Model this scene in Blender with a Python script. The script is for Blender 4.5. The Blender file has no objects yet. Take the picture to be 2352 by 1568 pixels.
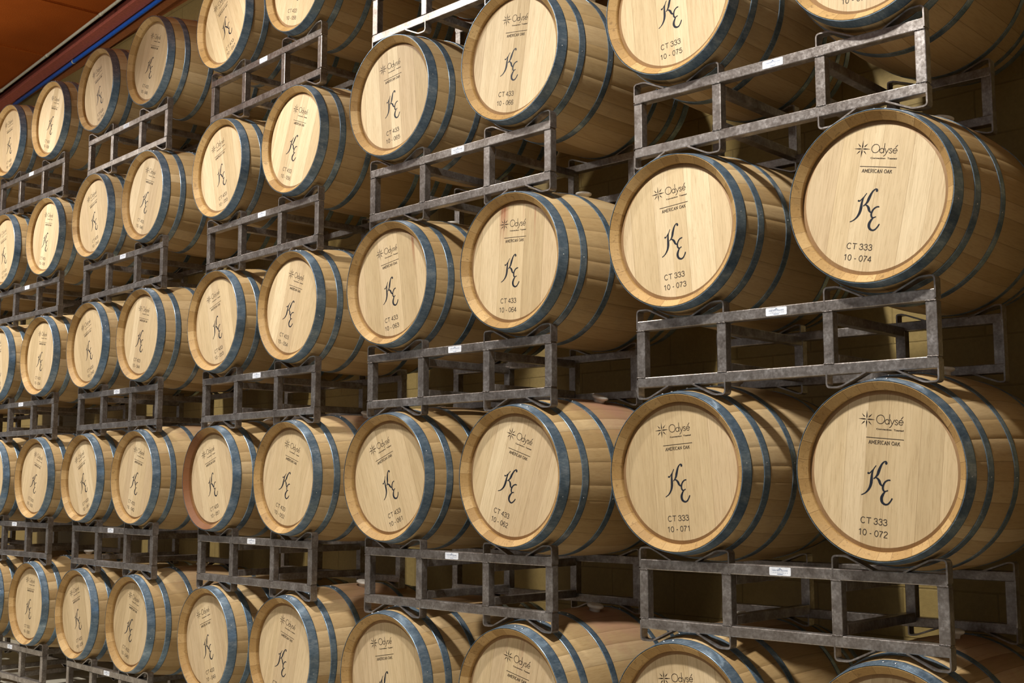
import bpy, bmesh, math, random
from mathutils import Vector, Matrix
PI = math.pi
sc = bpy.context.scene
C = sc.collection
# ------------------------------------------------------------------ camera
F0 = 0.965                                   # height of the lowest aisle datum above the floor
cam_d = bpy.data.cameras.new('camera'); cam = bpy.data.objects.new('camera', cam_d); C.objects.link(cam)
cam_d.sensor_width = 36.0
cam_d.lens = 2769.6 * 36.0 / 2352.0
cam_d.clip_start = 0.05; cam_d.clip_end = 100
CY, CZ, YAW, PIT = 3.4931, 0.5316 + F0, 0.8223, 0.1194
cam.location = (0, -CY, CZ)
cam.rotation_euler = (PI / 2 + PIT, 0, YAW)
sc.camera = cam
# ------------------------------------------------------------------ world, lamps, exposure
sc.view_settings.view_transform = 'Standard'
sc.view_settings.look = 'None'
sc.view_settings.gamma = 1.0
sc.view_settings.use_curve_mapping = False
sc.view_settings.exposure = -0.06
w = bpy.data.worlds.new('world'); sc.world = w; w.use_nodes = True
w.node_tree.nodes['Background'].inputs[0].default_value = (0.96, 0.95, 0.96, 1)
w.node_tree.nodes['Background'].inputs[1].default_value = 0.15

def lamp(x, y, z, power, size=0.22, size_y=None, col=(1.0, 0.90, 0.76), tgt=None, spread=PI):
    d = bpy.data.lights.new('aisle_or_fill_lamp', 'AREA'); d.energy = power; d.color = col
    d.shape = 'RECTANGLE'; d.size = size; d.size_y = size_y or size; d.spread = spread
    o = bpy.data.objects.new('aisle_or_fill_lamp', d); C.objects.link(o)
    o.location = (x, y, z)
    t = Vector(tgt if tgt else (x, 0, F0 + 1.0))
    o.rotation_euler = (t - Vector((x, y, z))).to_track_quat('-Z', 'Y').to_euler()
    return o
CEIL_Z = F0 + 4.61
LZ = F0 + 4.20
for lx, pw in ((-2.4, 102), (-5.75, 84), (-9.1, 98), (-12.4, 96)):      # ceiling fixtures along the rack
    lamp(lx, -2.1, LZ, pw, size=.20, col=(1.0, .95, .885), spread=math.radians(110), tgt=(lx, 0, F0 - .7))
for lx in (-1.5, -7.5):                                                     # unseen fill lamps, added further into the room for evener light
    lamp(lx, -6.0, LZ, 20, size=.6, col=(1.0, .95, .88), tgt=(lx, -4.5, F0))

# added uplights, unseen, there only to brighten the ceiling
for lx in (-10.0, -6.0):
    lamp(lx, -1.6, F0 + 3.4, 20, size=.5, col=(1.0, .93, .82), tgt=(lx, .3, CEIL_Z))

# ------------------------------------------------------------------ node helpers
def mat(name):
    m = bpy.data.materials.new(name); m.use_nodes = True
    nt = m.node_tree; b = nt.nodes['Principled BSDF']
    return m, nt, b
def N(nt, t, **kw):
    n = nt.nodes.new(t)
    for k, v in kw.items():
        if k in n.inputs.keys() if hasattr(n.inputs, 'keys') else False: n.inputs[k].default_value = v
        else: setattr(n, k, v)
    return n
def L(nt, a, b): nt.links.new(a, b)
def ramp(nt, fac, stops, interp='LINEAR'):
    r = nt.nodes.new('ShaderNodeValToRGB'); r.color_ramp.interpolation = interp
    e = r.color_ramp.elements
    e[0].position, e[0].color = stops[0][0], (*stops[0][1], 1)
    e[1].position, e[1].color = stops[-1][0], (*stops[-1][1], 1)
    for p, c in stops[1:-1]:
        x = e.new(p); x.color = (*c, 1)
    L(nt, fac, r.inputs[0]); return r.outputs[0]
def mth(nt, op, a, b=None, c=None, clamp=False):
    n = nt.nodes.new('ShaderNodeMath'); n.operation = op; n.use_clamp = clamp
    for i, v in enumerate((a, b, c)):
        if v is None: continue
        if isinstance(v, (int, float)): n.inputs[i].default_value = v
        else: L(nt, v, n.inputs[i])
    return n.outputs[0]
def mix(nt, fac, a, b, mode='MIX'):
    n = nt.nodes.new('ShaderNodeMix'); n.data_type = 'RGBA'; n.blend_type = mode
    for s, v in ((n.inputs[0], fac), (n.inputs[6], a), (n.inputs[7], b)):
        if isinstance(v, (int, float)): s.default_value = v
        elif isinstance(v, tuple): s.default_value = (*v, 1)
        else: L(nt, v, s)
    return n.outputs[2]
def noise(nt, vec, scale, detail=3, rough=.55, dist=0):
    n = nt.nodes.new('ShaderNodeTexNoise')
    n.inputs['Scale'].default_value = scale; n.inputs['Detail'].default_value = detail
    n.inputs['Roughness'].default_value = rough; n.inputs['Distortion'].default_value = dist
    L(nt, vec, n.inputs['Vector']); return n.outputs[0]
def objvec(nt, scale=(1, 1, 1), shift=37.0):
    tc = nt.nodes.new('ShaderNodeTexCoord'); oi = nt.nodes.new('ShaderNodeObjectInfo')
    mp = nt.nodes.new('ShaderNodeMapping'); mp.inputs['Scale'].default_value = scale
    L(nt, tc.outputs['Object'], mp.inputs['Vector'])
    off = mth(nt, 'MULTIPLY', oi.outputs['Random'], shift)
    add = nt.nodes.new('ShaderNodeVectorMath'); add.operation = 'ADD'
    cmb = nt.nodes.new('ShaderNodeCombineXYZ')
    for i in range(3): L(nt, off, cmb.inputs[i])
    L(nt, mp.outputs[0], add.inputs[0]); L(nt, cmb.outputs[0], add.inputs[1])
    return tc, oi, add.outputs[0]
def bump(nt, b, h, strength=.3, dist=.002):
    n = nt.nodes.new('ShaderNodeBump'); n.inputs['Strength'].default_value = strength
    n.inputs['Distance'].default_value = dist
    L(nt, h, n.inputs['Height']); L(nt, n.outputs[0], b.inputs['Normal'])

# ------------------------------------------------------------------ materials
def m_head():
    m, nt, b = mat('oak_head')
    tc, oi, v = objvec(nt, (1, 1, .055))
    sep = nt.nodes.new('ShaderNodeSeparateXYZ'); L(nt, tc.outputs['Object'], sep.inputs[0])
    # heading boards about 9 cm wide, of slightly irregular width, cut from different boards
    rx = mth(nt, 'MULTIPLY_ADD', oi.outputs['Random'], .085, sep.outputs[0])
    wob = mth(nt, 'MULTIPLY', mth(nt, 'SINE', mth(nt, 'MULTIPLY', rx, 23.0)), .014)
    px = mth(nt, 'DIVIDE', mth(nt, 'ADD', rx, wob), .086)
    pid = mth(nt, 'FLOOR', px)
    fr = mth(nt, 'FRACT', px)
    wn = nt.nodes.new('ShaderNodeTexWhiteNoise'); wn.noise_dimensions = '2D'
    cb = nt.nodes.new('ShaderNodeCombineXYZ'); L(nt, pid, cb.inputs[0]); L(nt, mth(nt, 'MULTIPLY', oi.outputs['Random'], 91), cb.inputs[1])
    L(nt, cb.outputs[0], wn.inputs['Vector'])
    sh = nt.nodes.new('ShaderNodeVectorMath'); sh.operation = 'ADD'
    cb2 = nt.nodes.new('ShaderNodeCombineXYZ')
    L(nt, mth(nt, 'MULTIPLY', wn.outputs[0], 17), cb2.inputs[2]); L(nt, mth(nt, 'MULTIPLY', wn.outputs[0], 5), cb2.inputs[1])
    L(nt, v, sh.inputs[0]); L(nt, cb2.outputs[0], sh.inputs[1])
    g1 = noise(nt, sh.outputs[0], 210, 4, .7)
    g2 = noise(nt, sh.outputs[0], 30, 3, .5, .6)
    col = ramp(nt, wn.outputs[0], [(0, (.50, .385, .225)), (.3, (.62, .490, .300)), (.6, (.55, .425, .265)), (.8, (.70, .575, .375)), (1, (.585, .455, .275))])
    gr = ramp(nt, g1, [(.30, (.66, .60, .52)), (.50, (.96, .95, .93)), (.70, (1.07, 1.06, 1.05))])
    g3 = ramp(nt, g2, [(.35, (.93, .91, .87)), (.65, (1.03, 1.03, 1.02))])
    col = mix(nt, .62, col, mix(nt, 1, col, gr, 'MULTIPLY'))
    col = mix(nt, 1, col, g3, 'MULTIPLY')
    # silver grain flecks, short pale or dark dashes
    tc2, oi2, v2 = objvec(nt, (1, 1, .30))
    fl = noise(nt, v2, 62, 2, .5, 1.2)
    flk = ramp(nt, fl, [(.66, (0, 0, 0)), (.70, (1, 1, 1))])
    col = mix(nt, mth(nt, 'MULTIPLY', flk, .28), col, (.46, .33, .18))
    # reddish drip streak only where the barrel was stained
    so = nt.nodes.new('ShaderNodeSeparateColor'); L(nt, oi.outputs['Color'], so.inputs[0])
    tc3, oi3, v3 = objvec(nt, (1, 1, .02))
    st = ramp(nt, noise(nt, v3, 24, 2, .5), [(.60, (0, 0, 0)), (.70, (1, 1, 1))])
    hz = ramp(nt, sep.outputs[2], [(.02, (0, 0, 0)), (.20, (1, 1, 1))])
    col = mix(nt, mth(nt, 'MULTIPLY', mth(nt, 'MULTIPLY', st, hz), so.outputs[1]), col, (.30, .11, .05))
    # seams between the boards
    seam = mth(nt, 'GREATER_THAN', mth(nt, 'ABSOLUTE', mth(nt, 'SUBTRACT', fr, .5)), .491)
    col = mix(nt, mth(nt, 'MULTIPLY', seam, .50), col, (.22, .13, .055))
    # old dark grain end around the croze
    at = nt.nodes.new('ShaderNodeAttribute'); at.attribute_name = 'bevel'
    col = mix(nt, mth(nt, 'MULTIPLY', at.outputs['Fac'], .72), col, (.25, .125, .045))
    L(nt, col, b.inputs['Base Color'])
    b.inputs['Roughness'].default_value = .58
    b.inputs['Specular IOR Level'].default_value = .3
    bump(nt, b, g1, .35, .0012)
    return m
def m_stave():
    m, nt, b = mat('oak_stave')
    tc, oi, v = objvec(nt, (1, .055, 1))
    at = nt.nodes.new('ShaderNodeAttribute'); at.attribute_name = 'tone'   # one tone per stave
    sm = nt.nodes.new('ShaderNodeAttribute'); sm.attribute_name = 'seam'
    en = nt.nodes.new('ShaderNodeAttribute'); en.attribute_name = 'chime'
    t = mth(nt, 'FRACT', mth(nt, 'ADD', at.outputs['Fac'], mth(nt, 'MULTIPLY', oi.outputs['Random'], 3.7)))
    sh = nt.nodes.new('ShaderNodeVectorMath'); sh.operation = 'ADD'
    cb = nt.nodes.new('ShaderNodeCombineXYZ'); L(nt, mth(nt, 'MULTIPLY', t, 23), cb.inputs[1])
    L(nt, v, sh.inputs[0]); L(nt, cb.outputs[0], sh.inputs[1])
    g1 = noise(nt, sh.outputs[0], 170, 4, .68)
    col = ramp(nt, t, [(0, (.335, .220, .092)), (.3, (.470, .335, .165)), (.55, (.385, .258, .115)), (.8, (.550, .410, .225)), (1, (.43, .300, .140))])
    gr = ramp(nt, g1, [(.30, (.80, .74, .66)), (.52, (.98, .97, .96)), (.72, (1.05, 1.05, 1.04))])
    col = mix(nt, .7, col, mix(nt, 1, col, gr, 'MULTIPLY'))
    # weathered greyish handling dirt
    tc2, oi2, v2 = objvec(nt, (1, 1, 1))
    d = ramp(nt, noise(nt, v2, 7, 5, .65), [(.56, (0, 0, 0)), (.74, (1, 1, 1))])
    col = mix(nt, mth(nt, 'MULTIPLY', d, .30), col, (.27, .20, .12))
    # wine stain spreading from the bung
    so = nt.nodes.new('ShaderNodeSeparateColor'); L(nt, oi.outputs['Color'], so.inputs[0])
    sub = nt.nodes.new('ShaderNodeVectorMath'); sub.operation = 'DISTANCE'
    L(nt, tc.outputs['Object'], sub.inputs[0]); sub.inputs[1].default_value = (.05, .465, .36)
    ds = mth(nt, 'ADD', sub.outputs['Value'], mth(nt, 'MULTIPLY', noise(nt, v2, 11, 5, .7), .42))
    stn = ramp(nt, ds, [(.28, (1, 1, 1)), (.50, (0, 0, 0))])
    col = mix(nt, mth(nt, 'MULTIPLY', mth(nt, 'MULTIPLY', stn, so.outputs[0]), .58), col, (.38, .175, .135))
    # end grain of the chime is warmer
    col = mix(nt, mth(nt, 'MULTIPLY', en.outputs['Fac'], .70), col, mix(nt, 1, col, (.90, .78, .55), 'MULTIPLY'))
    ec = ramp(nt, noise(nt, v2, 55, 3, .6, .8), [(.60, (0, 0, 0)), (.66, (1, 1, 1))])
    col = mix(nt, mth(nt, 'MULTIPLY', mth(nt, 'MULTIPLY', ec, en.outputs['Fac']), .45), col, (.13, .075, .03))
    # old red spill on the chime of one barrel
    sep = nt.nodes.new('ShaderNodeSeparateXYZ'); L(nt, tc.outputs['Object'], sep.inputs[0])
    lf = ramp(nt, mth(nt, 'ADD', sep.outputs[0], mth(nt, 'MULTIPLY', noise(nt, v2, 14, 3), .12)), [(-.02 + .0, (1, 1, 1)), (.10, (0, 0, 0))])
    ys = ramp(nt, sep.outputs[1], [(.03, (1, 1, 1)), (.06, (0, 0, 0))])
    col = mix(nt, mth(nt, 'MULTIPLY', mth(nt, 'MULTIPLY', mth(nt, 'MULTIPLY', lf, ys), so.outputs[2]), .88), col, (.155, .052, .018))
    sf = mth(nt, 'POWER', sm.outputs['Fac'], 3.0)
    col = mix(nt, mth(nt, 'MULTIPLY', sf, .75), col, (.10, .05, .02))
    L(nt, col, b.inputs['Base Color'])
    b.inputs['Roughness'].default_value = .62
    b.inputs['Specular IOR Level'].default_value = .28
    bump(nt, b, g1, .3, .0012)
    return m
def m_metal(name, ca, cb_, cc, rough, metal, scl, stretch=(1, 1, 1), bmp=.15):
    m, nt, b = mat(name)
    tc, oi, v = objvec(nt, stretch)
    n1 = noise(nt, v, scl, 4, .65); n2 = noise(nt, v, scl * 6, 3, .6)
    f = mth(nt, 'MULTIPLY_ADD', n2, .35, mth(nt, 'MULTIPLY', n1, .65))
    col = ramp(nt, f, [(.34, ca), (.52, cb_), (.68, cc)])
    L(nt, col, b.inputs['Base Color'])
    b.inputs['Metallic'].default_value = metal
    r = mth(nt, 'MULTIPLY_ADD', n2, .25, rough - .12)
    L(nt, r, b.inputs['Roughness'])
    bump(nt, b, n2, bmp, .001)
    return m
def m_flat(name, col, rough=.6, metal=0, spec=.3):
    m, nt, b = mat(name)
    tc, oi, v = objvec(nt)
    f = ramp(nt, noise(nt, v, 40, 3), [(.3, tuple(c * .82 for c in col)), (.7, tuple(min(1, c * 1.12) for c in col))])
    L(nt, f, b.inputs['Base Color']); b.inputs['Roughness'].default_value = rough
    b.inputs['Metallic'].default_value = metal; b.inputs['Specular IOR Level'].default_value = spec
    return m
def m_wall():
    m, nt, b = mat('painted_block_wall')
    tc = nt.nodes.new('ShaderNodeTexCoord'); sep = nt.nodes.new('ShaderNodeSeparateXYZ')
    L(nt, tc.outputs['Object'], sep.inputs[0])
    cb = nt.nodes.new('ShaderNodeCombineXYZ')
    L(nt, mth(nt, 'ADD', sep.outputs[0], 40.22), cb.inputs[0]); L(nt, mth(nt, 'ADD', sep.outputs[2], 2 * .2032 - .064), cb.inputs[1])
    br = nt.nodes.new('ShaderNodeTexBrick'); L(nt, cb.outputs[0], br.inputs['Vector'])
    br.inputs['Scale'].default_value = 1; br.inputs['Brick Width'].default_value = .4064
    br.inputs['Row Height'].default_value = .2032; br.inputs['Mortar Size'].default_value = .0042
    br.inputs['Mortar Smooth'].default_value = .5
    br.inputs['Color1'].default_value = (.36, .265, .098, 1); br.inputs['Color2'].default_value = (.335, .243, .086, 1)
    br.inputs['Mortar'].default_value = (.27, .195, .068, 1)
    n1 = noise(nt, tc.outputs['Object'], 60, 5, .7)
    n2 = noise(nt, tc.outputs['Object'], 2.2, 4, .6)
    col = mix(nt, 1, br.outputs['Color'], ramp(nt, n1, [(.3, (.86, .86, .84)), (.7, (1.08, 1.08, 1.08))]), 'MULTIPLY')
    col = mix(nt, 1, col, ramp(nt, n2, [(.3, (.88, .86, .82)), (.7, (1.05, 1.05, 1.05))]), 'MULTIPLY')
    L(nt, col, b.inputs['Base Color']); b.inputs['Roughness'].default_value = .55
    h = mth(nt, 'SUBTRACT', mth(nt, 'MULTIPLY', n1, .35), br.outputs['Fac'])
    bump(nt, b, h, .6, .004)
    return m
def m_ceiling():
    m, nt, b = mat('rust_brown_ceiling')
    tc = nt.nodes.new('ShaderNodeTexCoord')
    n1 = noise(nt, tc.outputs['Object'], 130, 3, .8)
    n2 = noise(nt, tc.outputs['Object'], 1.6, 3, .5)
    col = ramp(nt, n1, [(.3, (.26, .055, .006)), (.7, (.52, .130, .018))])
    col = mix(nt, 1, col, ramp(nt, n2, [(.3, (.85, .82, .8)), (.7, (1.1, 1.1, 1.1))]), 'MULTIPLY')
    L(nt, col, b.inputs['Base Color']); b.inputs['Roughness'].default_value = .85
    b.inputs['Specular IOR Level'].default_value = .1
    return m
def m_floor():
    m, nt, b = mat('sealed_concrete')
    tc = nt.nodes.new('ShaderNodeTexCoord')
    n1 = noise(nt, tc.outputs['Object'], 3, 6, .65)
    col = ramp(nt, n1, [(.3, (.42, .39, .31)), (.7, (.60, .57, .47))])
    L(nt, col, b.inputs['Base Color']); b.inputs['Roughness'].default_value = .45
    bump(nt, b, n1, .1, .002)
    return m
M_HEAD, M_STAVE = m_head(), m_stave()
M_HOOP = m_metal('galvanised_hoop', (.105, .17, .245), (.205, .295, .385), (.40, .48, .56), .33, .70, 26, (1, .35, 1))
M_STEEL = m_metal('raw_steel_tube', (.20, .172, .150), (.35, .318, .292), (.58, .55, .53), .35, .85, 16, (1, 1, 1), .12)
M_WELD = m_metal('weld_bead', (.07, .06, .055), (.13, .115, .105), (.28, .26, .25), .5, .8, 60)
M_RIVET = m_metal('bright_rivet', (.6, .62, .62), (.75, .77, .78), (.9, .9, .9), .28, .95, 30)
M_BUNG = m_flat('white_silicone_bung', (.80, .76, .68), .35, 0, .5)
M_BRAND = m_flat('burnt_brand_print', (.030, .018, .010), .7)
M_INK = m_flat('dark_monogram_ink', (.012, .016, .026), .5)
M_CODE = m_flat('brown_stencil_ink', (.052, .038, .026), .7)
M_PLATE = m_flat('white_label', (.80, .84, .92), .35, 0, .5)
M_LBLINK = m_flat('blue_label_ink', (.10, .16, .30), .5)
M_WALL, M_CEIL, M_FLOOR = m_wall(), m_ceiling(), m_floor()
M_MAROON = m_flat('maroon_beam_paint', (.60, .17, .12), .5)
M_BROWNB = m_flat('brown_ledger_paint', (.50, .18, .065), .55)
M_SHADEM = m_flat('shaded_maroon_deck', (.16, .022, .014), .7)  # unlit recess above the beams: its shade is put into the deck colour
M_CONDUIT = m_metal('galvanised_conduit', (.60, .62, .48), (.78, .78, .62), (.88, .88, .76), .45, .2, 30)
M_BLUE = m_flat('blue_pipe_plastic', (.006, .15, .80), .35, 0, .5)

# ------------------------------------------------------------------ object helpers
def finish(name, bm, m, parent=None, smooth=False, recalc=True):
    if recalc: bmesh.ops.recalc_face_normals(bm, faces=bm.faces)
    me = bpy.data.meshes.new(name); bm.to_mesh(me); bm.free()
    me.materials.append(m)
    if smooth:
        for p in me.polygons: p.use_smooth = True
    return link(name, me, parent)
def link(name, me, parent=None):
    o = bpy.data.objects.new(name, me); C.objects.link(o)
    if parent: o.parent = parent
    return o
def box(bm, x0, x1, y0, y1, z0, z1, bev=0.0):
    vs = [bm.verts.new((x, y, z)) for x in (x0, x1) for y in (y0, y1) for z in (z0, z1)]
    fs = [(0, 1, 3, 2), (4, 6, 7, 5), (0, 4, 5, 1), (2, 3, 7, 6), (0, 2, 6, 4), (1, 5, 7, 3)]
    faces = [bm.faces.new([vs[i] for i in f]) for f in fs]
    if bev:
        es = set(e for f in faces for e in f.edges)
        bmesh.ops.bevel(bm, geom=list(es), offset=bev, segments=2, affect='EDGES', profile=.5)
def tube_path(bm, pts, r, seg=14):
    pts = [Vector(p) for p in pts]; rings = []
    for i, p in enumerate(pts):
        t = (pts[min(i + 1, len(pts) - 1)] - pts[max(i - 1, 0)]).normalized()
        a = t.cross(Vector((0, 0, 1))); a = a.normalized() if a.length > 1e-4 else Vector((1, 0, 0))
        b_ = t.cross(a)
        rings.append([bm.verts.new(p + r * (a * math.cos(2 * PI * k / seg) + b_ * math.sin(2 * PI * k / seg))) for k in range(seg)])
    for i in range(len(rings) - 1):
        for k in range(seg):
            bm.faces.new([rings[i][k], rings[i][(k + 1) % seg], rings[i + 1][(k + 1) % seg], rings[i + 1][k]])
    bm.faces.new(rings[0]); bm.faces.new(rings[-1][::-1])
def strap(bm, path, y0, y1, th):
    """flat bar bent along a path in the x-z plane, width y0..y1"""
    P = [Vector((p[0], 0, p[1])) for p in path]; n = len(P); L_, R_ = [], []
    for i in range(n):
        d0 = (P[i] - P[i - 1]).normalized() if i else (P[1] - P[0]).normalized()
        d1 = (P[i + 1] - P[i]).normalized() if i < n - 1 else d0
        t = (d0 + d1).normalized(); nrm = Vector((-t.z, 0, t.x))
        k = 1 / max(.5, nrm.dot(Vector((-d0.z, 0, d0.x))))
        L_.append(P[i] + nrm * th / 2 * k); R_.append(P[i] - nrm * th / 2 * k)
    ring = []
    for i in range(n):
        ring.append([bm.verts.new((q.x, yy, q.z)) for q, yy in ((L_[i], y0), (L_[i], y1), (R_[i], y1), (R_[i], y0))])
    for i in range(n - 1):
        for k in range(4):
            bm.faces.new([ring[i][k], ring[i][(k + 1) % 4], ring[i + 1][(k + 1) % 4], ring[i + 1][k]])
    bm.faces.new(ring[0]); bm.faces.new(ring[-1][::-1])
def rounded(path, r, n=4):
    out = [path[0]]
    for i in range(1, len(path) - 1):
        a, b_, c = Vector(path[i - 1]), Vector(path[i]), Vector(path[i + 1])
        rr = min(r, (a - b_).length * .45, (c - b_).length * .45)
        p0 = b_ + (a - b_).normalized() * rr; p2 = b_ + (c - b_).normalized() * rr
        for k in range(n + 1):
            t = k / n
            out.append(tuple((1 - t) ** 2 * p0 + 2 * t * (1 - t) * b_ + t * t * p2))
    out.append(path[-1]); return out
def tag(o, label=None, cat=None, group=None, kind=None):
    if label: o['label'] = label
    if cat: o['category'] = cat
    if group: o['group'] = group
    if kind: o['kind'] = kind

# ------------------------------------------------------------------ barrel meshes (axis along local Y, front rim at y = 0)
BL, R_END, R_MID = 0.93, 0.2905, 0.342
def prof(y):
    t = (y - BL / 2) / (BL / 2); return R_MID - (R_MID - R_END) * t * t
def stave_mesh(seed):
    rnd = random.Random(seed)
    n = 28
    ws = [rnd.uniform(.72, 1.30) for _ in range(n)]; s = sum(ws)
    ang = []; seam = []; own = []; a = 0
    for i, w_ in enumerate(ws):
        d = 2 * PI * w_ / s
        for f, q in ((0, 1), (.035, 0), (.27, 0), (.5, 0), (.73, 0), (.965, 0)):
            ang.append(a + f * d); seam.append(q); own.append(i)
        a += d
    tones = [rnd.random() for _ in range(n)]
    bm = bmesh.new()
    lt = bm.faces.layers.float.new('tone'); lc = bm.faces.layers.float.new('chime'); ls = bm.verts.layers.float.new('seam')
    K = len(ang)
    def rng(y, r, groove):
        out = []
        for a_, q in zip(ang, seam):
            rr = r - (groove if q else 0)
            v = bm.verts.new((rr * math.cos(a_), y, rr * math.sin(a_))); v[ls] = q; out.append(v)
        return out
    sec = [(.047, .2640, 0, 1), (.034, .2630, 0, 1), (.026, .2625, 0, 1), (.0235, .2640, .0004, 1), (0, .2880, .0004, 1), (.0025, R_END, .0008, 1)]
    ys = [.0025 + (BL - .005) * i / 20 for i in range(1, 20)]
    sec += [(y, prof(y), .0011, 0) for y in ys]
    sec += [(BL - .0025, R_END, .0008, 0), (BL, .2880, .0004, 0), (BL - .0235, .2640, .0004, 1), (BL - .026, .2625, 0, 1), (BL - .034, .2630, 0, 1), (BL - .047, .2640, 0, 1)]
    rings = [rng(*x[:3]) for x in sec]
    for i in range(len(rings) - 1):
        ch = 1.0 if (i < 5 or i >= len(rings) - 6) else 0.0
        for k in range(K):
            k2 = (k + 1) % K
            f = bm.faces.new([rings[i][k], rings[i][k2], rings[i + 1][k2], rings[i + 1][k]])
            f[lt] = tones[own[k]]; f[lc] = ch; f.smooth = not (i == 3 or i == len(rings) - 5)
    bmesh.ops.recalc_face_normals(bm, faces=bm.faces)
    me = bpy.data.meshes.new('staves'); bm.to_mesh(me); bm.free(); me.materials.append(M_STAVE)
    return me
def head_mesh():
    bm = bmesh.new(); lb = bm.faces.layers.float.new('bevel'); K = 72
    rings = []
    for r, y in ((.06, .038), (.15, .038), (.2490, .038), (.2645, .0440), (.2645, .055)):
        rings.append([bm.verts.new((r * math.cos(2 * PI * k / K), y, r * math.sin(2 * PI * k / K))) for k in range(K)])
    f = bm.faces.new(rings[0]); f[lb] = 0
    for i in range(len(rings) - 1):
        for k in range(K):
            f = bm.faces.new([rings[i][k], rings[i][(k + 1) % K], rings[i + 1][(k + 1) % K], rings[i + 1][k]])
            f[lb] = 1.0 if i >= 2 else 0.0
    f = bm.faces.new(rings[-1]); f[lb] = 0
    bmesh.ops.recalc_face_normals(bm, faces=bm.faces)
    me = bpy.data.meshes.new('head'); bm.to_mesh(me); bm.free(); me.materials.append(M_HEAD); return me
def hoop_mesh(y0, y1):
    bm = bmesh.new(); K = 96; th = .0018; ov = math.radians(96)
    ysx = [y0, y0 + .004, (y0 + y1) / 2, y1 - .004, y1]
    def rr(y): return prof(min(max(y, .0015), BL - .0015)) + .0006
    secs = []
    for k in range(K):
        a = 2 * PI * k / K; ex = .0014 if math.radians(84) < a < math.radians(104) else 0
        o_ = [bm.verts.new(((rr(y) + th + ex) * math.cos(a), y, (rr(y) + th + ex) * math.sin(a))) for y in ysx]
        i_ = [bm.verts.new((rr(y) * math.cos(a), y, rr(y) * math.sin(a))) for y in (ysx[0], ysx[-1])]
        secs.append((o_, i_))
    for k in range(K):
        (o1, i1), (o2, i2) = secs[k], secs[(k + 1) % K]
        for j in range(4):
            f = bm.faces.new([o1[j], o2[j], o2[j + 1], o1[j + 1]]); f.smooth = True
        bm.faces.new([i1[0], i2[0], o2[0], o1[0]]); bm.faces.new([o1[4], o2[4], i2[1], i1[1]])
        bm.faces.new([i1[1], i2[1], i2[0], i1[0]])
    bmesh.ops.recalc_face_normals(bm, faces=bm.faces)
    me = bpy.data.meshes.new('hoop'); bm.to_mesh(me); bm.free(); me.materials.append(M_HOOP); return me
def dome_mesh(r, h, m, name):
    bm = bmesh.new(); K = 12; rings = []
    for i in range(5):
        t = i / 5 * PI / 2
        rings.append([bm.verts.new((r * math.cos(t) * math.cos(2 * PI * k / K), r * math.cos(t) * math.sin(2 * PI * k / K), h * math.sin(t))) for k in range(K)])
    top = bm.verts.new((0, 0, h))
    for i in range(4):
        for k in range(K):
            f = bm.faces.new([rings[i][k], rings[i][(k + 1) % K], rings[i + 1][(k + 1) % K], rings[i + 1][k]]); f.smooth = True
    for k in range(K):
        f = bm.faces.new([rings[4][k], rings[4][(k + 1) % K], top]); f.smooth = True
    bm.faces.new(rings[0][::-1])
    me = bpy.data.meshes.new(name); bm.to_mesh(me); bm.free(); me.materials.append(m); return me
def bung_mesh():
    bm = bmesh.new(); K = 28; rings = []
    for r, z in ((.020, -.03), (.024, .010), (.026, .012), (.034, .016), (.037, .021), (.036, .026), (.030, .029), (.012, .030)):
        rings.append([bm.verts.new((r * math.cos(2 * PI * k / K), r * math.sin(2 * PI * k / K), z)) for k in range(K)])
    for i in range(len(rings) - 1):
        for k in range(K):
            f = bm.faces.new([rings[i][k], rings[i][(k + 1) % K], rings[i + 1][(k + 1) % K], rings[i + 1][k]]); f.smooth = True
    bm.faces.new(rings[0][::-1]); bm.faces.new(rings[-1])
    me = bpy.data.meshes.new('bung'); bm.to_mesh(me); bm.free(); me.materials.append(M_BUNG); return me

# ------------------------------------------------------------------ printing on the heads (x right, z up, just proud of the wood)
YP = .0376
def stroke(bm, pts, y=YP, caps=True, th=.0005):
    """pts: (x, z, width); smooth interpolated ribbon with thickness"""
    P = []
    n = len(pts)
    for i in range(n - 1):
        p0, p1, p2, p3 = (pts[max(i - 1, 0)], pts[i], pts[i + 1], pts[min(i + 2, n - 1)])
        for k in range(6):
            t = k / 6
            P.append(tuple(.5 * ((2 * b_) + (-a + c) * t + (2 * a - 5 * b_ + 4 * c - d) * t * t + (-a + 3 * b_ - 3 * c + d) * t ** 3) for a, b_, c, d in zip(p0, p1, p2, p3)))
    P.append(pts[-1])
    Lf, Rt = [], []
    for i, (x, z, w_) in enumerate(P):
        a = P[max(i - 1, 0)]; c = P[min(i + 1, len(P) - 1)]
        t = Vector((c[0] - a[0], c[1] - a[1])); t = t.normalized() if t.length > 1e-7 else Vector((1, 0))
        nx, nz = -t.y * w_ / 2, t.x * w_ / 2
        Lf.append(bm.verts.new((x + nx, y, z + nz))); Rt.append(bm.verts.new((x - nx, y, z - nz)))
    for i in range(len(P) - 1):
        bm.faces.new([Lf[i], Lf[i + 1], Rt[i + 1], Rt[i]])
    if caps:
        for x, z, w_ in (P[0], P[-1]): disc(bm, x, z, w_ / 2, y - .00002)
def disc(bm, x, z, r, y=YP):
    bm.faces.new([bm.verts.new((x + r * math.cos(2 * PI * k / 14), y, z + r * math.sin(2 * PI * k / 14))) for k in range(14)])
def arc(cx, cz, rx, rz, a0, a1, w_, n=14):
    return [(cx + rx * math.cos(math.radians(a0 + (a1 - a0) * k / n)), cz + rz * math.sin(math.radians(a0 + (a1 - a0) * k / n)), w_) for k in range(n + 1)]
_dg = None
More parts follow.
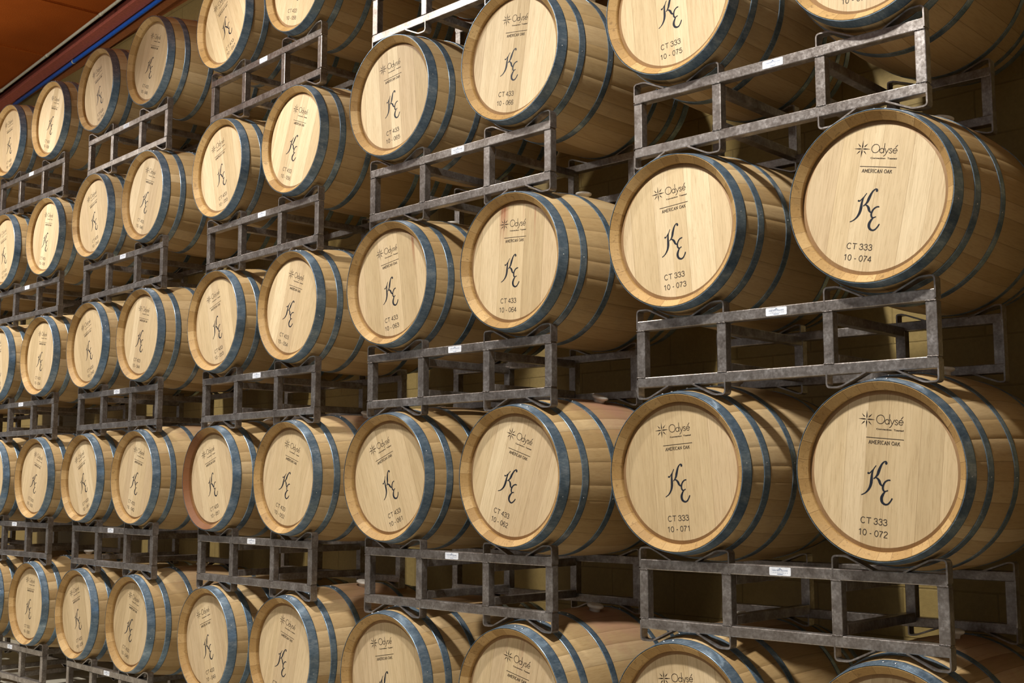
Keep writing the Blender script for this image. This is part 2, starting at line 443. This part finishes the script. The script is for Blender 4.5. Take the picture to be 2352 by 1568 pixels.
def text_mesh(s, size, width=None, offset=0, align='CENTER', spacing=1.0, ybold=0):
    cu = bpy.data.curves.new('lettering', 'FONT'); cu.body = s; cu.size = size; cu.align_x = align; cu.offset = offset
    cu.space_character = spacing; cu.resolution_u = 3
    o = bpy.data.objects.new('lettering', cu); C.objects.link(o)
    dg = bpy.context.evaluated_depsgraph_get()
    me = bpy.data.meshes.new_from_object(o.evaluated_get(dg))
    bpy.data.objects.remove(o); bpy.data.curves.remove(cu)
    return me
def put_text(bm, s, cx, cz, h, width, y=YP, bold=0.0, spacing=1.0):
    """caps of height h centred at (cx, cz), squeezed to the given width"""
    me = text_mesh(s, 1.0, offset=bold, spacing=spacing)
    xs = [v.co.x for v in me.vertices]; zs = [v.co.y for v in me.vertices]
    x0, x1, z0, z1 = min(xs), max(xs), min(zs), max(zs)
    vm = [bm.verts.new((cx + (v.co.x - (x0 + x1) / 2) / (x1 - x0) * width, y, cz + (v.co.y - (z0 + z1) / 2) / (z1 - z0) * h)) for v in me.vertices]
    for p in me.polygons:
        try: bm.faces.new([vm[i] for i in p.vertices])
        except ValueError: pass
    bpy.data.meshes.remove(me)
def face_front(bm):
    for f in bm.faces:
        f.normal_update()
        if f.normal.y > 0: f.normal_flip()
def brand_mesh():
    bm = bmesh.new()
    cx, cz = -.0675, .1640                       # eight rayed star
    for k in range(8):
        a = math.radians(90 + 45 * k)
        if k % 2 == 0: r0, r1, w_ = 0.0, .0300, .0048
        else: r0, r1, w_ = .0075, .0265, .0040
        d = Vector((math.cos(a), math.sin(a))); n = Vector((-d.y, d.x))
        mid = r0 + (r1 - r0) * (.30 if k % 2 == 0 else .35)
        P = [d * r0, d * mid + n * w_ / 2, d * r1, d * mid - n * w_ / 2]
        bm.faces.new([bm.verts.new((cx + p.x, YP - .00001 * k, cz + p.y)) for p in P])
    W = .0022
    stroke(bm, arc(-.0190, .1663, .0140, .0142, 90, 450, W, 28), caps=False)          # O
    stroke(bm, arc(.0042, .1597, .0072, .0075, 20, 380, W, 20), caps=False)           # d
    stroke(bm, [(.0118, .1520, W), (.0118, .1840, W)])
    stroke(bm, [(.0150, .1675, W), (.0218, .1525, W)])                                  # y
    stroke(bm, [(.0290, .1675, W), (.0215, .1510, W), (.0178, .1445, W), (.0135, .1415, W)])
    stroke(bm, [(.0402, .1648, W), (.0375, .1672, W), (.0335, .1668, W), (.0322, .1635, W), (.0362, .1600, W), (.0405, .1568, W), (.0392, .1528, W), (.0345, .1522, W), (.0315, .1545, W)])
    stroke(bm, [(.0445, .1600, W), (.0590, .1600, W)])                                  # e acute
    stroke(bm, arc(.0517, .1597, .0074, .0076, 0, 318, W, 16))
    stroke(bm, [(.0520, .1712, W), (.0580, .1790, W)])
    put_text(bm, 'Convection', -.0052, .1342, .0056, .054, bold=.03)
    put_text(bm, 'Toasted', .0455, .1342, .0056, .0335, bold=.03)
    stroke(bm, [(-.0645, .1047, .0022), (.0645, .1047, .0022)])
    put_code(bm, 'AMERICAN OAK', -.0555, .0535, .0850, .0112, SLAB, .0019)
    face_front(bm)
    me = bpy.data.meshes.new('brand_print'); bm.to_mesh(me); bm.free(); me.materials.append(M_BRAND); return me
KE = [[(-0.025, 0.014, 0.0028), (-0.0324, 0.0019, 0.0038), (-0.0358, -0.0086, 0.0058), (-0.0374, -0.0214, 0.0079), (-0.0375, -0.0342, 0.01), (-0.0387, -0.047, 0.0096), (-0.0427, -0.0601, 0.0079), (-0.0495, -0.071, 0.0058), (-0.0585, -0.0796, 0.0038), (-0.0691, -0.0852, 0.0031)], [(-0.0499, -0.0124, 0.007), (-0.0451, -0.012, 0.0038), (-0.0387, -0.005, 0.0036), (-0.0324, 0.0019, 0.0038)], [(0.0101, 0.0248, 0.0084), (0.0105, 0.028, 0.0064), (0.0077, 0.0303, 0.0044), (0.0024, 0.0286, 0.0044), (-0.0045, 0.021, 0.0058), (-0.0104, 0.0078, 0.0083), (-0.0144, -0.004, 0.0096), (-0.0177, -0.0145, 0.0077), (-0.024, -0.0233, 0.0045), (-0.0297, -0.0283, 0.0036)], [(-0.0239, -0.0246, 0.0038), (-0.0169, -0.0271, 0.0058), (-0.0104, -0.034, 0.009), (-0.0065, -0.0425, 0.0083), (-0.0015, -0.0477, 0.0058), (0.0033, -0.0491, 0.0038)], [(0.0261, -0.0285, 0.0045), (0.0182, -0.0299, 0.0045), (0.0093, -0.0371, 0.0054), (0.004, -0.049, 0.0064), (0.004, -0.0591, 0.0067), (0.0084, -0.0656, 0.0058), (0.0138, -0.0656, 0.0038), (0.0203, -0.063, 0.0038)], [(0.0125, -0.0664, 0.0036), (0.0063, -0.0752, 0.007), (0.0016, -0.0858, 0.0092), (0.0015, -0.0947, 0.0096), (0.0054, -0.1031, 0.0083), (0.0151, -0.1083, 0.0061), (0.0243, -0.106, 0.0051), (0.0318, -0.0976, 0.0046), (0.0372, -0.0876, 0.0046)]]
def monogram_mesh():
    bm = bmesh.new()
    for i, s in enumerate(KE): stroke(bm, s, YP - .00004 * i)
    face_front(bm)
    me = bpy.data.meshes.new('monogram'); bm.to_mesh(me); bm.free(); me.materials.append(M_INK); return me
def ell(cx, cz, rx, rz): return arc(cx, cz, rx, rz, 90, 450, 1, 16)
GLY = {'0': (.60, [ell(.28, .5, .22, .44)]), '1': (.60, [[(.12, .74), (.25, .84), (.33, .97)], [(.33, .97), (.33, .03)]]),
 '2': (.60, [[(.07, .72), (.10, .87), (.27, .95), (.45, .87), (.48, .70), (.38, .50), (.20, .30), (.06, .06)], [(.06, .06), (.51, .06)]]),
 '3': (.60, [[(.07, .74), (.12, .88), (.27, .95), (.42, .89), (.46, .74), (.40, .59), (.24, .54)], [(.24, .54), (.42, .49), (.50, .30), (.42, .12), (.27, .05), (.12, .11), (.05, .28)]]),
 '4': (.60, [[(.38, .03), (.38, .95)], [(.38, .95), (.04, .32)], [(.04, .30), (.53, .30)]]),
 '5': (.60, [[(.46, .92), (.14, .92)], [(.14, .92), (.09, .52)], [(.09, .50), (.20, .60), (.33, .61), (.46, .50), (.49, .33), (.42, .13), (.27, .05), (.12, .11), (.05, .26)]]),
 '6': (.60, [[(.47, .76), (.42, .90), (.30, .95), (.14, .86), (.06, .62), (.06, .34)], ell(.28, .32, .21, .27)]),
 '7': (.60, [[(.05, .91), (.50, .91)], [(.50, .90), (.32, .58), (.22, .28), (.18, .03)]]),
 '8': (.60, [ell(.28, .74, .18, .21), ell(.28, .29, .22, .24)]),
 '9': (.60, [ell(.28, .67, .21, .28), [(.09, .22), (.14, .10), (.27, .05), (.42, .14), (.50, .38), (.49, .67)]]),
 '-': (.40, [[(.07, .38), (.31, .38)]]), ' ': (.28, []), 'C': (.76, [arc(.37, .5, .30, .45, 42, 318, 1, 16)]), 'T': (.68, [[(.03, .94), (.63, .94)], [(.33, .94), (.33, .03)]])}
SLAB = {'A': (.78, [[(.05, 0), (.34, 1)], [(.34, 1), (.63, 0)], [(.17, .33), (.5, .33)], [(-.02, 0), (.17, 0)], [(.50, 0), (.72, 0)]]),
 'M': (.96, [[(.09, 0), (.09, 1)], [(.09, 1), (.43, .22)], [(.43, .22), (.77, 1)], [(.77, 1), (.77, 0)], [(0, 0), (.19, 0)], [(.67, 0), (.87, 0)]]),
 'E': (.72, [[(.1, 0), (.1, 1)], [(0, 1), (.58, 1)], [(0, 0), (.60, 0)], [(.1, .52), (.45, .52)]]),
 'R': (.78, [[(.1, 0), (.1, 1)], [(0, 1), (.42, 1), (.56, .86), (.54, .62), (.40, .5), (.1, .5)], [(.33, .5), (.62, 0)], [(0, 0), (.22, 0)]]),
 'I': (.34, [[(.11, 0), (.11, 1)], [(0, 0), (.22, 0)], [(0, 1), (.22, 1)]]), 'C': (.78, [arc(.36, .5, .31, .5, 42, 318, 1, 16)]),
 'N': (.84, [[(.1, 0), (.1, 1)], [(.1, 1), (.62, 0)], [(.62, 0), (.62, 1)], [(0, 0), (.2, 0)], [(.52, 1), (.72, 1)]]),
 'O': (.84, [ell(.37, .5, .33, .5)]), 'K': (.74, [[(.1, 0), (.1, 1)], [(.55, 1), (.12, .42)], [(.26, .6), (.60, 0)], [(0, 0), (.2, 0)], [(.52, 0), (.68, 0)]]), ' ': (.42, [])}
def put_code(bm, txt, x0, x1, zb, h, GLY=GLY, W=.0026):
    tot = sum(GLY[c][0] for c in txt) - .06; k = (x1 - x0) / tot; x = 0; n = 0
    for c in txt:
        adv, st = GLY[c]
        for q in st:
            n += 1
            stroke(bm, [(x0 + (x + p[0]) * k, zb + p[1] * h, W) for p in q], YP - .00001 * (n % 5), False)
        x += adv
def code_mesh(lot, num):
    bm = bmesh.new()
    put_code(bm, 'CT %d' % lot, -.068, .0262, -.1775, .0215)
    put_code(bm, '10 - 0%02d' % num, -.0735, .0300, -.2165, .0215)
    face_front(bm)
    me = bpy.data.meshes.new('lot_code'); bm.to_mesh(me); bm.free(); me.materials.append(M_CODE); return me
ME_STAVE = [stave_mesh(s) for s in (3, 8, 21, 34, 55)]
ME_HEAD = head_mesh()
HOOPS = [(.000, .050), (.112, .147), (.276, .308)]
HOOPS = HOOPS + [(BL - b_, BL - a) for a, b_ in HOOPS[::-1]]
ME_HOOP = [hoop_mesh(a, b_) for a, b_ in HOOPS]
ME_RIVET = dome_mesh(.0048, .0034, M_RIVET, 'rivet')
ME_PIN = dome_mesh(.0026, .0018, M_RIVET, 'pin')
ME_BUNG, ME_BRAND, ME_MONO = bung_mesh(), brand_mesh(), monogram_mesh()

def barrel(num, lot, x, y, z, yaw, roll, label, group, stain=(0, 0, 0), printed=True, seed=0):
    """x, y, z: centre of the front rim circle"""
    root = bpy.data.objects.new('oak_barrel', None); C.objects.link(root)
    root.empty_display_size = .1
    mid = Vector((x - math.sin(yaw) * BL / 2, y + math.cos(yaw) * BL / 2, z - R_MID))
    root.location = mid; root.rotation_euler = (0, 0, yaw)
    tag(root, label, 'barrel', group)
    base = Vector((0, -BL / 2, R_MID)); rot = (0, math.radians(roll), 0)
    def part(name, me, par=root):
        o = link(name, me, par)
        if par is root: o.location = base; o.rotation_euler = rot
        return o
    st = part('staves', ME_STAVE[seed % 5]); st.color = (stain[0], stain[1], stain[2], 1)
    hd = part('head', ME_HEAD); hd.color = (0, stain[1], 0, 1)
    rh = part('head', ME_HEAD); rh.location = (0, BL / 2, R_MID); rh.rotation_euler = (0, rot[1], PI)
    for i, hm in enumerate(ME_HOOP):
        h = part('hoop', hm)
        if i < 4:
            a, b_ = HOOPS[i]; yy = (a + b_) / 2; r = prof(yy) + .0036
            for da in (-4.0, 4.0):
                rv = link('rivet', ME_RIVET, h); t = math.radians(94 + da)
                rv.location = (r * math.cos(t), yy, r * math.sin(t)); rv.rotation_euler = (0, PI / 2 - t, 0)
            if i < 3:
                r = prof(yy) + .0022
                rv = link('rivet', ME_PIN, h); t = math.radians(2)
                rv.location = (r * math.cos(t), yy, r * math.sin(t)); rv.rotation_euler = (0, PI / 2 - t, 0)
    bg = part('bung', ME_BUNG)
    t = math.radians(90)
    bg.location = base + Vector((0, BL / 2, 0)) + Vector((math.sin(rot[1]) * R_MID, 0, math.cos(rot[1]) * R_MID)); bg.rotation_euler = (0, rot[1], 0)
    if printed:
        link('brand_print', ME_BRAND, hd); link('monogram', ME_MONO, hd)
        link('lot_code', code_mesh(lot, num), hd)
    return root

# ------------------------------------------------------------------ rack meshes
RW, RH, T, RD = 1.2, 0.2577, 0.0384, 0.60
def rail_mesh(z0, z1):
    bm = bmesh.new(); box(bm, 0.003, RW - .003, 0, T, z0, z1, .003)
    me = bpy.data.meshes.new('rail'); bmesh.ops.recalc_face_normals(bm, faces=bm.faces); bm.to_mesh(me); bm.free(); me.materials.append(M_STEEL); return me
def post_mesh():
    bm = bmesh.new(); box(bm, 0, T, 0.0008, T - .0008, T, RH - T, .003)
    bmesh.ops.recalc_face_normals(bm, faces=bm.faces)
    me = bpy.data.meshes.new('post'); bm.to_mesh(me); bm.free(); me.materials.append(M_STEEL); return me
def weld_mesh():
    bm = bmesh.new(); rnd = random.Random(5)
    tube_path(bm, [(T * k / 12, .0004 + rnd.uniform(-.0005, .0005), rnd.uniform(-.0008, .0008)) for k in range(13)], .0026, 8)
    me = bpy.data.meshes.new('weld'); bm.to_mesh(me); bm.free(); me.materials.append(M_WELD); return me
def saddle_mesh(mirror, down, rear):
    """one bent flat-bar saddle half: up the side, over, then sloping down to the rail"""
    if not rear: pts = rounded([(.0035, -.030), (.0035, .043), (.053, .043), (.147, -.0020)], .014)
    else: pts = rounded([(.0035, -.045), (.0035, .009), (.026, .009), (.125, -.0280)], .008)
    out = []
    for x, z in pts:
        if mirror: x = .4 - x
        z = RH + z
        if down: z = RH - z
        out.append((x, z))
    bm = bmesh.new(); strap(bm, out, -.0005, T + .0005, .0058)
    bmesh.ops.recalc_face_normals(bm, faces=bm.faces)
    me = bpy.data.meshes.new('saddle'); bm.to_mesh(me); bm.free(); me.materials.append(M_STEEL); return me
def cross_mesh(z0):
    bm = bmesh.new(); box(bm, 0, T, T, RD - T, z0, z0 + T * .9, .003)
    bmesh.ops.recalc_face_normals(bm, faces=bm.faces)
    me = bpy.data.meshes.new('crossbar'); bm.to_mesh(me); bm.free(); me.materials.append(M_STEEL); return me
def label_mesh():
    bm = bmesh.new(); r = .004; x0, x1, z0, z1 = 0, .084, 0, .0285; P = []
    for cx, cz, a0 in ((x1 - r, z1 - r, 0), (x0 + r, z1 - r, 90), (x0 + r, z0 + r, 180), (x1 - r, z0 + r, 270)):
        for k in range(5):
            a = math.radians(a0 + 90 * k / 4); P.append((cx + r * math.cos(a), cz + r * math.sin(a)))
    f = bm.faces.new([bm.verts.new((x, -.0012, z)) for x, z in P])
    g = bmesh.ops.extrude_face_region(bm, geom=[f])
    bmesh.ops.translate(bm, verts=[v for v in g['geom'] if isinstance(v, bmesh.types.BMVert)], vec=(0, .0013, 0))
    bmesh.ops.recalc_face_normals(bm, faces=bm.faces)
    me = bpy.data.meshes.new('label_plate'); bm.to_mesh(me); bm.free(); me.materials.append(M_PLATE)
    bm = bmesh.new(); y = -.0015
    put_text(bm, 'WESTERN SQUARE', .042, .0172, .0052, .060, y=y, bold=.006)
    put_text(bm, 'INDUSTRIES', .042, .0098, .0034, .060, y=y, spacing=1.9)
    stroke(bm, [(.031, .0048, .0016), (.053, .0048, .0016)], y, False)
    disc(bm, .042, .0232, .0022, y); stroke(bm, [(.034, .0217, .0010), (.050, .0217, .0010)], y - .0001, False)
    face_front(bm)
    m2 = bpy.data.meshes.new('lettering'); bm.to_mesh(m2); bm.free(); m2.materials.append(M_LBLINK)
    return me, m2
ME_RAIL = {(0, 0): rail_mesh(0, T), (0, 1): rail_mesh(RH - T, RH), (1, 0): rail_mesh(.021, T + .018), (1, 1): rail_mesh(RH - T - .018, RH - .021)}
ME_POST, ME_WELD = post_mesh(), weld_mesh()
ME_SAD = {(m_, d, r): saddle_mesh(m_, d, r) for m_ in (0, 1) for d in (0, 1) for r in (0, 1)}
ME_CROSS = [cross_mesh(T * 1.0), cross_mesh(RH - T * 2.0)]
ME_LABEL, ME_LTXT = label_mesh()
POSTX = (0, .366, .795, RW - T)
def rack(x, y, z, yaw, label, group, lx):
    root = bpy.data.objects.new('barrel_rack', None); C.objects.link(root); root.empty_display_size = .1
    root.location = (x, y, z); root.rotation_euler = (0, 0, yaw)
    tag(root, label, 'rack', group)
    for side in (0, 1):
        yo = 0 if side == 0 else RD - T
        for k in (0, 1):
            o = link('upper_rail' if k else 'lower_rail', ME_RAIL[(side, k)], root); o.location.y = yo
        for px in POSTX:
            o = link('post', ME_POST, root); o.location = (px, yo, 0)
            if side == 0:
                for zz in (T, RH - T): link('weld', ME_WELD, o).location.z = zz
        for bx in (0, .8):
            for mr in (0, 1):
                for dn in (0, 1):
                    o = link('saddle', ME_SAD[(mr, dn, side)], root); o.location = (bx, yo, 0)
    for px in POSTX[1:3]:
        for k in (0, 1):
            o = link('crossbar', ME_CROSS[k], root); o.location.x = px
    o = link('label_plate', ME_LABEL, root); o.location = (lx, 0, RH - T + .005)
    tag(o, 'white sticker with blue lettering')
    link('lettering', ME_LTXT, o)
    return root

# ------------------------------------------------------------------ the stacks
P = .9085
# stack: x, y, yaw, z offset, first number, lot
ST = {0: (-1.385, .02, .05, 0.0, 79, 333), 1: (-3.079, .027, .0774, 0.0, 69, 333), 2: (-4.7031, -.0741, .0472, -.0096, 59, 433),
      3: (-6.4626, .0076, -.0061, -.0056, 49, 433), 4: (-8.243, .0149, .0005, .0061, 39, 433), 5: (-9.9702, .0247, .0296, .0081, 29, 433),
      6: (-11.70, .02, .01, .008, 19, 433)}
ROLL = {69: -6, 70: 5, 71: -4, 72: 6, 73: -4, 74: 12, 75: -4, 76: 5, 66: 9, 65: -5.5, 64: 4, 63: -8, 61: -21, 62: 18, 59: -10, 60: 12,
        57: -26, 58: 15, 56: 21, 55: -14.5, 54: 18, 53: -15.5, 52: 17, 51: -17.5, 49: -19, 50: 14, 48: 21, 47: -16, 46: 20, 45: -16,
        44: 12, 43: -19, 42: 13, 41: -24, 40: 14, 39: -20, 38: 19, 37: -8, 36: 12, 35: -14, 34: 8, 33: -12, 32: 16, 31: -15, 30: 3, 29: -10}
XC = {1: (.206, 1.006), 2: (.197, 1.004), 3: (.194, .997), 4: (.198, .993), 5: (.196, .994)}
STAIN = {60: (.9, .25, 0), 62: (1, .15, 0), 70: (.8, .1, 0), 69: (.45, 0, 0), 64: (0, .9, 0), 63: (0, .9, 0), 50: (.7, 0, 0), 52: (.8, 0, 0),
         51: (.6, 0, 1), 58: (0, .2, 0), 74: (.45, 0, 0), 56: (0, 0, 0), 42: (.7, 0, 0), 40: (.4, 0, 0), 83: (1, .5, .6), 61: (.4, 0, 0), 59: (.4, 0, 0)}
LOOK = {51: 'with a red-stained rim', 62: 'with dark staining around its bung', 64: 'with reddish drips down its head', 63: 'with a reddish streak on its head',
        74: 'with a purple scuff on its side', 72: 'with a clean pale head', 66: 'with a knot hole underneath', 65: 'with mineral streaks on its head'}
ROWN = ['lowest row', 'second row up', 'middle row', 'fourth row up', 'top row']
ORD = ['lowest', 'second-lowest', 'middle', 'fourth', 'top']
STN = {1: 'nearest full stack', 2: 'second stack from the right', 3: 'third stack from the right', 4: 'fourth stack from the right', 5: 'stack at the left edge'}
GR = 'oak barrels stacked on the racks'
for s, (sx, sy, yaw, dz, n0, lot) in ST.items():
    cs, sn = math.cos(yaw), math.sin(yaw)
    for row in range(5):
        for b_ in (0, 1):
            num = n0 + 2 * row + b_
            xc = XC.get(s, (.2, 1.0))[b_]; yr = -.0584
            X = sx + xc * cs - yr * sn; Y = sy + xc * sn + yr * cs
            Z = F0 + dz + row * P - .3265
            if s == 0:
                lab = 'partly cut-off oak barrel in the stack at the right edge, %s row, %s' % (ORD[row], 'left one' if b_ == 0 else 'right one')
            elif s == 6:
                lab = 'shadowed oak barrel beyond the left-edge stack, %s row, %s' % (ORD[row], 'left one' if b_ == 0 else 'right one')
            else:
                l2 = 533 if n0 == 29 and row < 2 else lot
                lab = ('oak barrel coded 10-0%02d %s, %s' % (num, LOOK[num], ROWN[row])) if num in LOOK else 'oak barrel coded CT %d 10-0%02d, %s of %s' % (l2, num, ROWN[row], STN[s])
            lt = 533 if (n0 == 29 and row < 2) else lot
            barrel(num, lt, X, Y, Z, yaw, ROLL.get(num, 4), lab, GR, STAIN.get(num, (0.15 if row < 2 else 0, 0, 0)), True, seed=num * 7 + s)
    for lv in range(-1, 4):
        z = F0 + dz + lv * P
        if s in (0, 6):
            w_ = 'right-edge' if s == 0 else 'left-edge'
            lab = 'grey steel barrel rack %s the %s stack, under its %s row' % ('in' if s == 0 else 'beyond', w_, ORD[lv + 1])
        else:
            a = n0 + 2 * (lv + 1)
            lab = 'grey steel two-barrel rack carrying barrels 10-0%02d and 10-0%02d' % (a, a + 1)
            if lv == -1: lab += ', standing on the floor'
        rack(sx, sy, z, yaw, lab, 'steel racks between the barrels', .575 + .012 * ((s * 3 + lv) % 3 - 1))

# ------------------------------------------------------------------ the room
def struct(name, bm, m):
    o = finish(name, bm, m); tag(o, kind='structure'); return o
XL, XR = -22.0, 4.0
WY, CZL = 1.16, F0 + 4.61
bm = bmesh.new(); box(bm, XL, XR, WY, WY + .2, -.05, CZL + .6); struct('wall_back', bm, M_WALL)
bm = bmesh.new(); box(bm, XL, XR, -9, WY + .2, -.12, 0); struct('floor', bm, M_FLOOR)
CE, SK = .70, -.046                             # edge of the ceiling panels; the roof line runs slightly askew to the wall
def askew(o, y=0.0):
    o.location = (-9.1, y, CZL); o.rotation_euler = (0, 0, SK); return o
LX, RX = -10.0, 12.0
bm = bmesh.new()
k = LX - .02
while k < RX:
    box(bm, k + .006, k + 1.314, -8, CE, 0, .05, .004); k += 1.32
askew(struct('ceiling', bm, M_CEIL))
bm = bmesh.new()
k = LX - .02
while k < RX:
    box(bm, k - .028, k + .028, -8, CE - .01, -.016, .02, .005); box(bm, k + .04, k + .048, -8, CE - .01, -.006, .004); k += 1.32
askew(struct('trim_1', bm, M_CEIL))
bm = bmesh.new(); box(bm, XL, XR, .2, WY, CZL + .16, CZL + .2); struct('trim_2', bm, M_SHADEM)
bm = bmesh.new(); box(bm, -5, RX, .800, .915, -.02, .012, .004); box(bm, -5, RX, .852, .864, .012, .10); askew(struct('trim_3', bm, M_MAROON))
bm = bmesh.new(); box(bm, -3, RX, .985, 1.06, -.03, .01, .004); box(bm, -3, RX, .920, .985, -.005, .02, .003)
box(bm, -1, RX, 1.06, 1.10, -.002, .05, .003); askew(struct('trim_4', bm, M_BROWNB))
bm = bmesh.new(); box(bm, XL, XR, 1.02, WY, CZL + .005, CZL + .02); struct('trim_5', bm, M_BROWNB)
# conduit and blue line
cr = bpy.data.objects.new('steel_conduit', None); C.objects.link(cr); askew(cr)
tag(cr, 'thin pale metal conduit running along the brown ceiling edge', 'pipe')
bm = bmesh.new(); tube_path(bm, [(x, CE - .018, -.034) for x in (-7, -3, 2, 9)], .0135); finish('conduit_pipe', bm, M_CONDUIT, cr, True)
for i in range(6):
    bm = bmesh.new(); x = -3.34 + i * 1.32
    tube_path(bm, [(x, CE - .018, -.034), (x + .05, CE - .018, -.034)], .0160); finish('coupling', bm, M_CONDUIT, cr, True)
br_ = bpy.data.objects.new('blue_pipe', None); C.objects.link(br_); askew(br_)
tag(br_, 'bright blue air line pipe fixed under the maroon beam', 'pipe')
bm = bmesh.new(); tube_path(bm, [(x, .935, -.035) for x in (-3.7, -2, 2, 9)], .0185); finish('pipe_run', bm, M_BLUE, br_, True)
for i in range(4):
    bm = bmesh.new(); x = -2.0 + i * 2.2
    tube_path(bm, [(x, .935, -.035), (x + .018, .935, -.035)], .0215); finish('clamp', bm, M_CONDUIT, br_, True)
